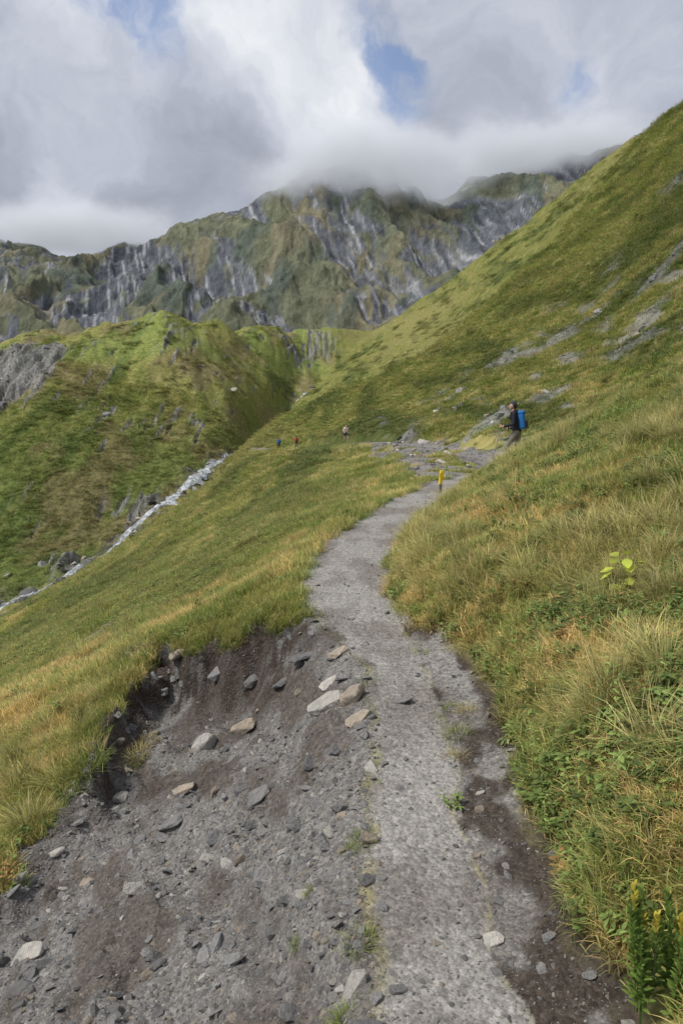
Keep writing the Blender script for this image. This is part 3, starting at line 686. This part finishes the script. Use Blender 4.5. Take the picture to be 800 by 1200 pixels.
    for a,ra,b2,rb,mm in B:
        a=np.array(a);b2=np.array(b2);d=b2-a;t=np.clip(((cc-a)@d)/max(d@d,1e-9),0,1)
        ds=np.linalg.norm(cc-a-t[:,None]*d,axis=1)-(ra+(rb-ra)*t)
        m_=ds<best; best=np.where(m_,ds,best); mi=np.where(m_,keys.index(mm),mi)
    me2.polygons.foreach_set("material_index",mi.astype(np.int32)); me2.polygons.foreach_set("use_smooth",np.ones(nfc,bool))
    body=link(bpy.data.objects.new("body",me2)); body.parent=root
    if pack:
        mp=pm(pack,'pack_cloth'); md=pm((.03,.03,.035),'pack_webbing')
        rbox("pack_bag",(.29,.17,.42),(0,-.12,1.24),(-.15,0,0),.06,mp,root,.9)
        rbox("pack_lid",(.27,.19,.09),(0,-.095,1.47),(-.15,0,0),.04,mp,root,.85)
        rbox("pack_pocket",(.22,.07,.20),(0,-.225,1.16),(-.15,0,0),.03,md,root)
        rbox("pack_side_pocket",(.05,.12,.18),(.165,-.13,1.12),(-.15,0,0),.02,md,root)
        for sx in (-1,1):
            tube("pack_strap",[(sx*.10,-.03,1.44),(sx*.115,.05,1.525),(sx*.12,.15,1.46),(sx*.125,.185,1.33),(sx*.16,.10,1.18),(sx*.14,-.03,1.10)],.018,md,root)
        tube("hip_belt",[(-.15,-.04,1.02),(-.185,.03,1.02),(-.12,.12,1.02),(0,.135,1.02),(.12,.12,1.02),(.185,.03,1.02),(.15,-.04,1.02)],.018,md,root)
    if poles:
        mpole=pm((.25,.25,.27),'pole_metal')
        for (sx,c),(ty,tz) in zip(hands,((.62,.01),(.08,.01))):
            tip=Vector((c.x,ty,tz)); top=c+(c-tip).normalized()*.08
            tube("trekking_pole",[tuple(top),tuple(tip)],.009,mpole,root); tube("pole_grip",[tuple(top),tuple(c+(tip-c).normalized()*.06)],.0135,pm((.02,.02,.02),'grip'),root)
            tube("pole_basket",[tuple(tip+(c-tip).normalized()*.06),tuple(tip+(c-tip).normalized()*.07)],.03,pm((.02,.02,.02),'grip'),root)
    return root
def pos(u,v,D):
    x,y,_=P(u,v,D); return (x,y,float(G(Z,x,y)))
person("hiker",pos(604,548,20.6),math.radians(68),1.86,(.018,.02,.028),(.20,.18,.15),(.05,.04,.03),cap=(.05,.055,.06),pack=(.02,.15,.42),poles=True,vox=.006)
person("hiker",pos(405,521,66),math.radians(200),1.75,(.85,.66,.60),(.05,.05,.06),(.05,.03,.02),pack=None,poles=False,shorts=True,sleeves=False,vox=.009,long_hair=True)
person("hiker",pos(347.5,527,95),math.radians(15),1.68,(.50,.09,.06),(.06,.06,.07),(.04,.03,.02),pack=(.45,.06,.05),vox=.01)
person("hiker",pos(327,528.5,104),math.radians(30),1.80,(.03,.14,.38),(.05,.05,.06),(.04,.03,.02),pack=(.03,.20,.52),vox=.01)
# ---------------------------------------------------------------- trail marker
def marker():
    X,Yy,Zz,t=hit(515,578)
    root=link(bpy.data.objects.new("trail_marker_post",None)); root.location=(X,Yy,Zz); root.rotation_euler=(.02,.05,.2)
    ye=simple("yellow_paint",(.85,.60,.03),.5,.12,25); wd=simple("weathered_wood",(.20,.17,.13),.85,.3,40)
    rbox("post",(.048,.048,.22),(0,0,.05),(0,0,0),.006,wd,root)
    rbox("painted_top",(.056,.056,.24),(0,0,.278),(0,0,0),.008,ye,root,.9)
    bm=bmesh.new(); pts=[(-.04,0),(.04,0),(.04,.06),(0,.10),(-.04,.06)]
    f=[bm.verts.new((px,-.0,pz)) for px,pz in pts]; fa=bm.faces.new(f); g=bmesh.ops.extrude_face_region(bm,geom=[fa]); bmesh.ops.translate(bm,verts=[e for e in g['geom'] if isinstance(e,bmesh.types.BMVert)],vec=(0,.012,0)); bmesh.ops.recalc_face_normals(bm,faces=bm.faces)
    me=bpy.data.meshes.new("arrow_plate"); bm.to_mesh(me); bm.free(); me.materials.append(ye); o=link(bpy.data.objects.new("arrow_plate",me)); o.parent=root; o.location=(0,-.043,.29)
marker()
# ---------------------------------------------------------------- mist around the summits
def mist(name,u,v,D,rx,ry,rz,dens,seed):
    me=bpy.data.meshes.new(name); bm=bmesh.new(); bmesh.ops.create_icosphere(bm,subdivisions=3,radius=1); bm.to_mesh(me); bm.free()
    o=link(bpy.data.objects.new(name,me)); o.location=P(u,v,D); o.scale=(rx,ry,rz)
    m=bpy.data.materials.new(name); m.use_nodes=True; nt=m.node_tree; nt.nodes.clear()
    out=N(nt,"ShaderNodeOutputMaterial"); pv=N(nt,"ShaderNodeVolumePrincipled"); L(nt,pv.outputs[0],out.inputs["Volume"])
    pv.inputs["Color"].default_value=(.89,.91,.95,1); pv.inputs["Anisotropy"].default_value=.1
    tc=N(nt,"ShaderNodeTexCoord"); vl=N(nt,"ShaderNodeVectorMath",operation='LENGTH'); L(nt,tc.outputs["Object"],vl.inputs[0])
    fall=mr(nt,vl.outputs["Value"],.2,1.0,1,0,True)
    mp=N(nt,"ShaderNodeMapping"); mp.inputs["Location"].default_value=(seed,seed*.3,0); mp.inputs["Scale"].default_value=(rx/85,ry/85,rz/55); L(nt,tc.outputs["Object"],mp.inputs[0])
    n=nz(nt,mp.outputs[0],1.0,6,.65)
    t=mth(nt,'ADD',n.outputs[0],mth(nt,'MULTIPLY',fall,.30))
    dn=mth(nt,'MULTIPLY',mr(nt,t,.50,.82,0,dens,True),fall)
    L(nt,dn,pv.inputs["Density"])
    pv.inputs["Emission Color"].default_value=(.84,.88,.95,1); L(nt,mth(nt,'MULTIPLY',dn,.26),pv.inputs["Emission Strength"])  # self-glow added to brighten the cloud where scattering alone stays grey
    me.materials.append(m)
mist("cloud",430,205,1290,270,170,125,.032,1.0)
mist("cloud",650,178,1320,290,150,85,.032,5.0)
mist("cloud",80,270,1420,340,150,62,.030,9.0)
# ---------------------------------------------------------------- world
w=bpy.data.worlds.new("World"); scene.world=w; w.use_nodes=True; nt=w.node_tree; nt.nodes.clear()
out=N(nt,"ShaderNodeOutputWorld"); bg=N(nt,"ShaderNodeBackground"); bg.inputs[1].default_value=.1; L(nt,bg.outputs[0],out.inputs[0])
sky=N(nt,"ShaderNodeTexSky",sky_type='NISHITA'); sky.sun_disc=False
SD=Vector((-.55,-.15,.80)).normalized()
sky.sun_elevation=math.asin(SD.z); sky.sun_rotation=math.atan2(SD.x,SD.y); sky.altitude=2000
tc=N(nt,"ShaderNodeTexCoord"); D0=tc.outputs["Generated"]
n=nz(nt,D0,3.2,6,.55)
wv=N(nt,"ShaderNodeVectorMath",operation='SUBTRACT'); L(nt,n.outputs["Color"],wv.inputs[0]); wv.inputs[1].default_value=(.5,.5,.5)
ws=N(nt,"ShaderNodeVectorMath",operation='SCALE'); L(nt,wv.outputs[0],ws.inputs[0]); ws.inputs["Scale"].default_value=.38
wa=N(nt,"ShaderNodeVectorMath",operation='ADD'); L(nt,D0,wa.inputs[0]); L(nt,ws.outputs[0],wa.inputs[1])
wn=N(nt,"ShaderNodeVectorMath",operation='NORMALIZE'); L(nt,wa.outputs[0],wn.inputs[0]); DW=wn.outputs[0]
def blob(u,v,r,wt):
    d=Vector(((u-400)/F,cp-sp*(v-600)/F,-sp-cp*(v-600)/F)).normalized()
    dp=N(nt,"ShaderNodeVectorMath",operation='DOT_PRODUCT'); L(nt,DW,dp.inputs[0]); dp.inputs[1].default_value=d
    return mr(nt,dp.outputs["Value"],math.cos(r/F),1,0,wt,True)
def add(lst):
    a=lst[0]
    for b_ in lst[1:]: a=mth(nt,'ADD',a,b_)
    return a
nb=nz(nt,DW,6,9,.6)
base=mr(nt,nb.outputs[0],.3,.7,.17,.66)
br=add([base]+[blob(*k) for k in [(395,105,120,.42),(250,60,110,.25),(60,90,120,.22),(90,245,55,.28),(40,200,150,-.20),(640,170,170,-.18),(250,200,120,-.18),(600,90,110,.20),(740,30,140,.08),(230,140,60,-.10),(450,190,60,.0)]])
cr=N(nt,"ShaderNodeValToRGB"); L(nt,br,cr.inputs[0]); e=cr.color_ramp.elements
e[0].position=0; e[0].color=(3.1,3.3,3.95,1); e[1].position=1; e[1].color=(8.9,9.05,9.3,1)
k=cr.color_ramp.elements.new(.35); k.color=(4.4,4.75,5.6,1); k=cr.color_ramp.elements.new(.65); k.color=(6.2,6.55,7.4,1)
hole=add([blob(*k) for k in [(120,0,60,1.0),(185,75,52,.7),(508,85,48,.9),(480,15,60,.7),(655,52,42,.75),(250,-60,110,.8)]])
hn=nz(nt,DW,9,7,.6)
hm=mth(nt,'MULTIPLY',hole,mr(nt,hn.outputs[0],.35,.6,.3,1.1))
hm=mr(nt,hm,.1,.9,0,.72,True)
skc=mixc(nt,1.0,sky.outputs[0],(1.35,1.45,1.6),'MULTIPLY')
L(nt,mixc(nt,hm,cr.outputs[0],skc),bg.inputs[0])
# sun
sl=bpy.data.lights.new("sun",'SUN'); sl.energy=3.4; sl.angle=math.radians(12); sl.color=(1,.955,.88)
so=link(bpy.data.objects.new("sun",sl)); so.rotation_euler=(-SD).to_track_quat('-Z','Y').to_euler(); so.location=(0,0,50)
# camera
cam=bpy.data.cameras.new("camera"); cam.sensor_fit='VERTICAL'; cam.sensor_height=36; cam.sensor_width=24; cam.lens=26; cam.clip_end=8000; cam.clip_start=.05
co=link(bpy.data.objects.new("camera",cam)); co.location=(0,0,EYE); co.rotation_euler=(math.radians(90)-PITCH,0,0)
scene.camera=co
scene.view_settings.view_transform='Standard'; scene.view_settings.look='None'; scene.view_settings.exposure=0
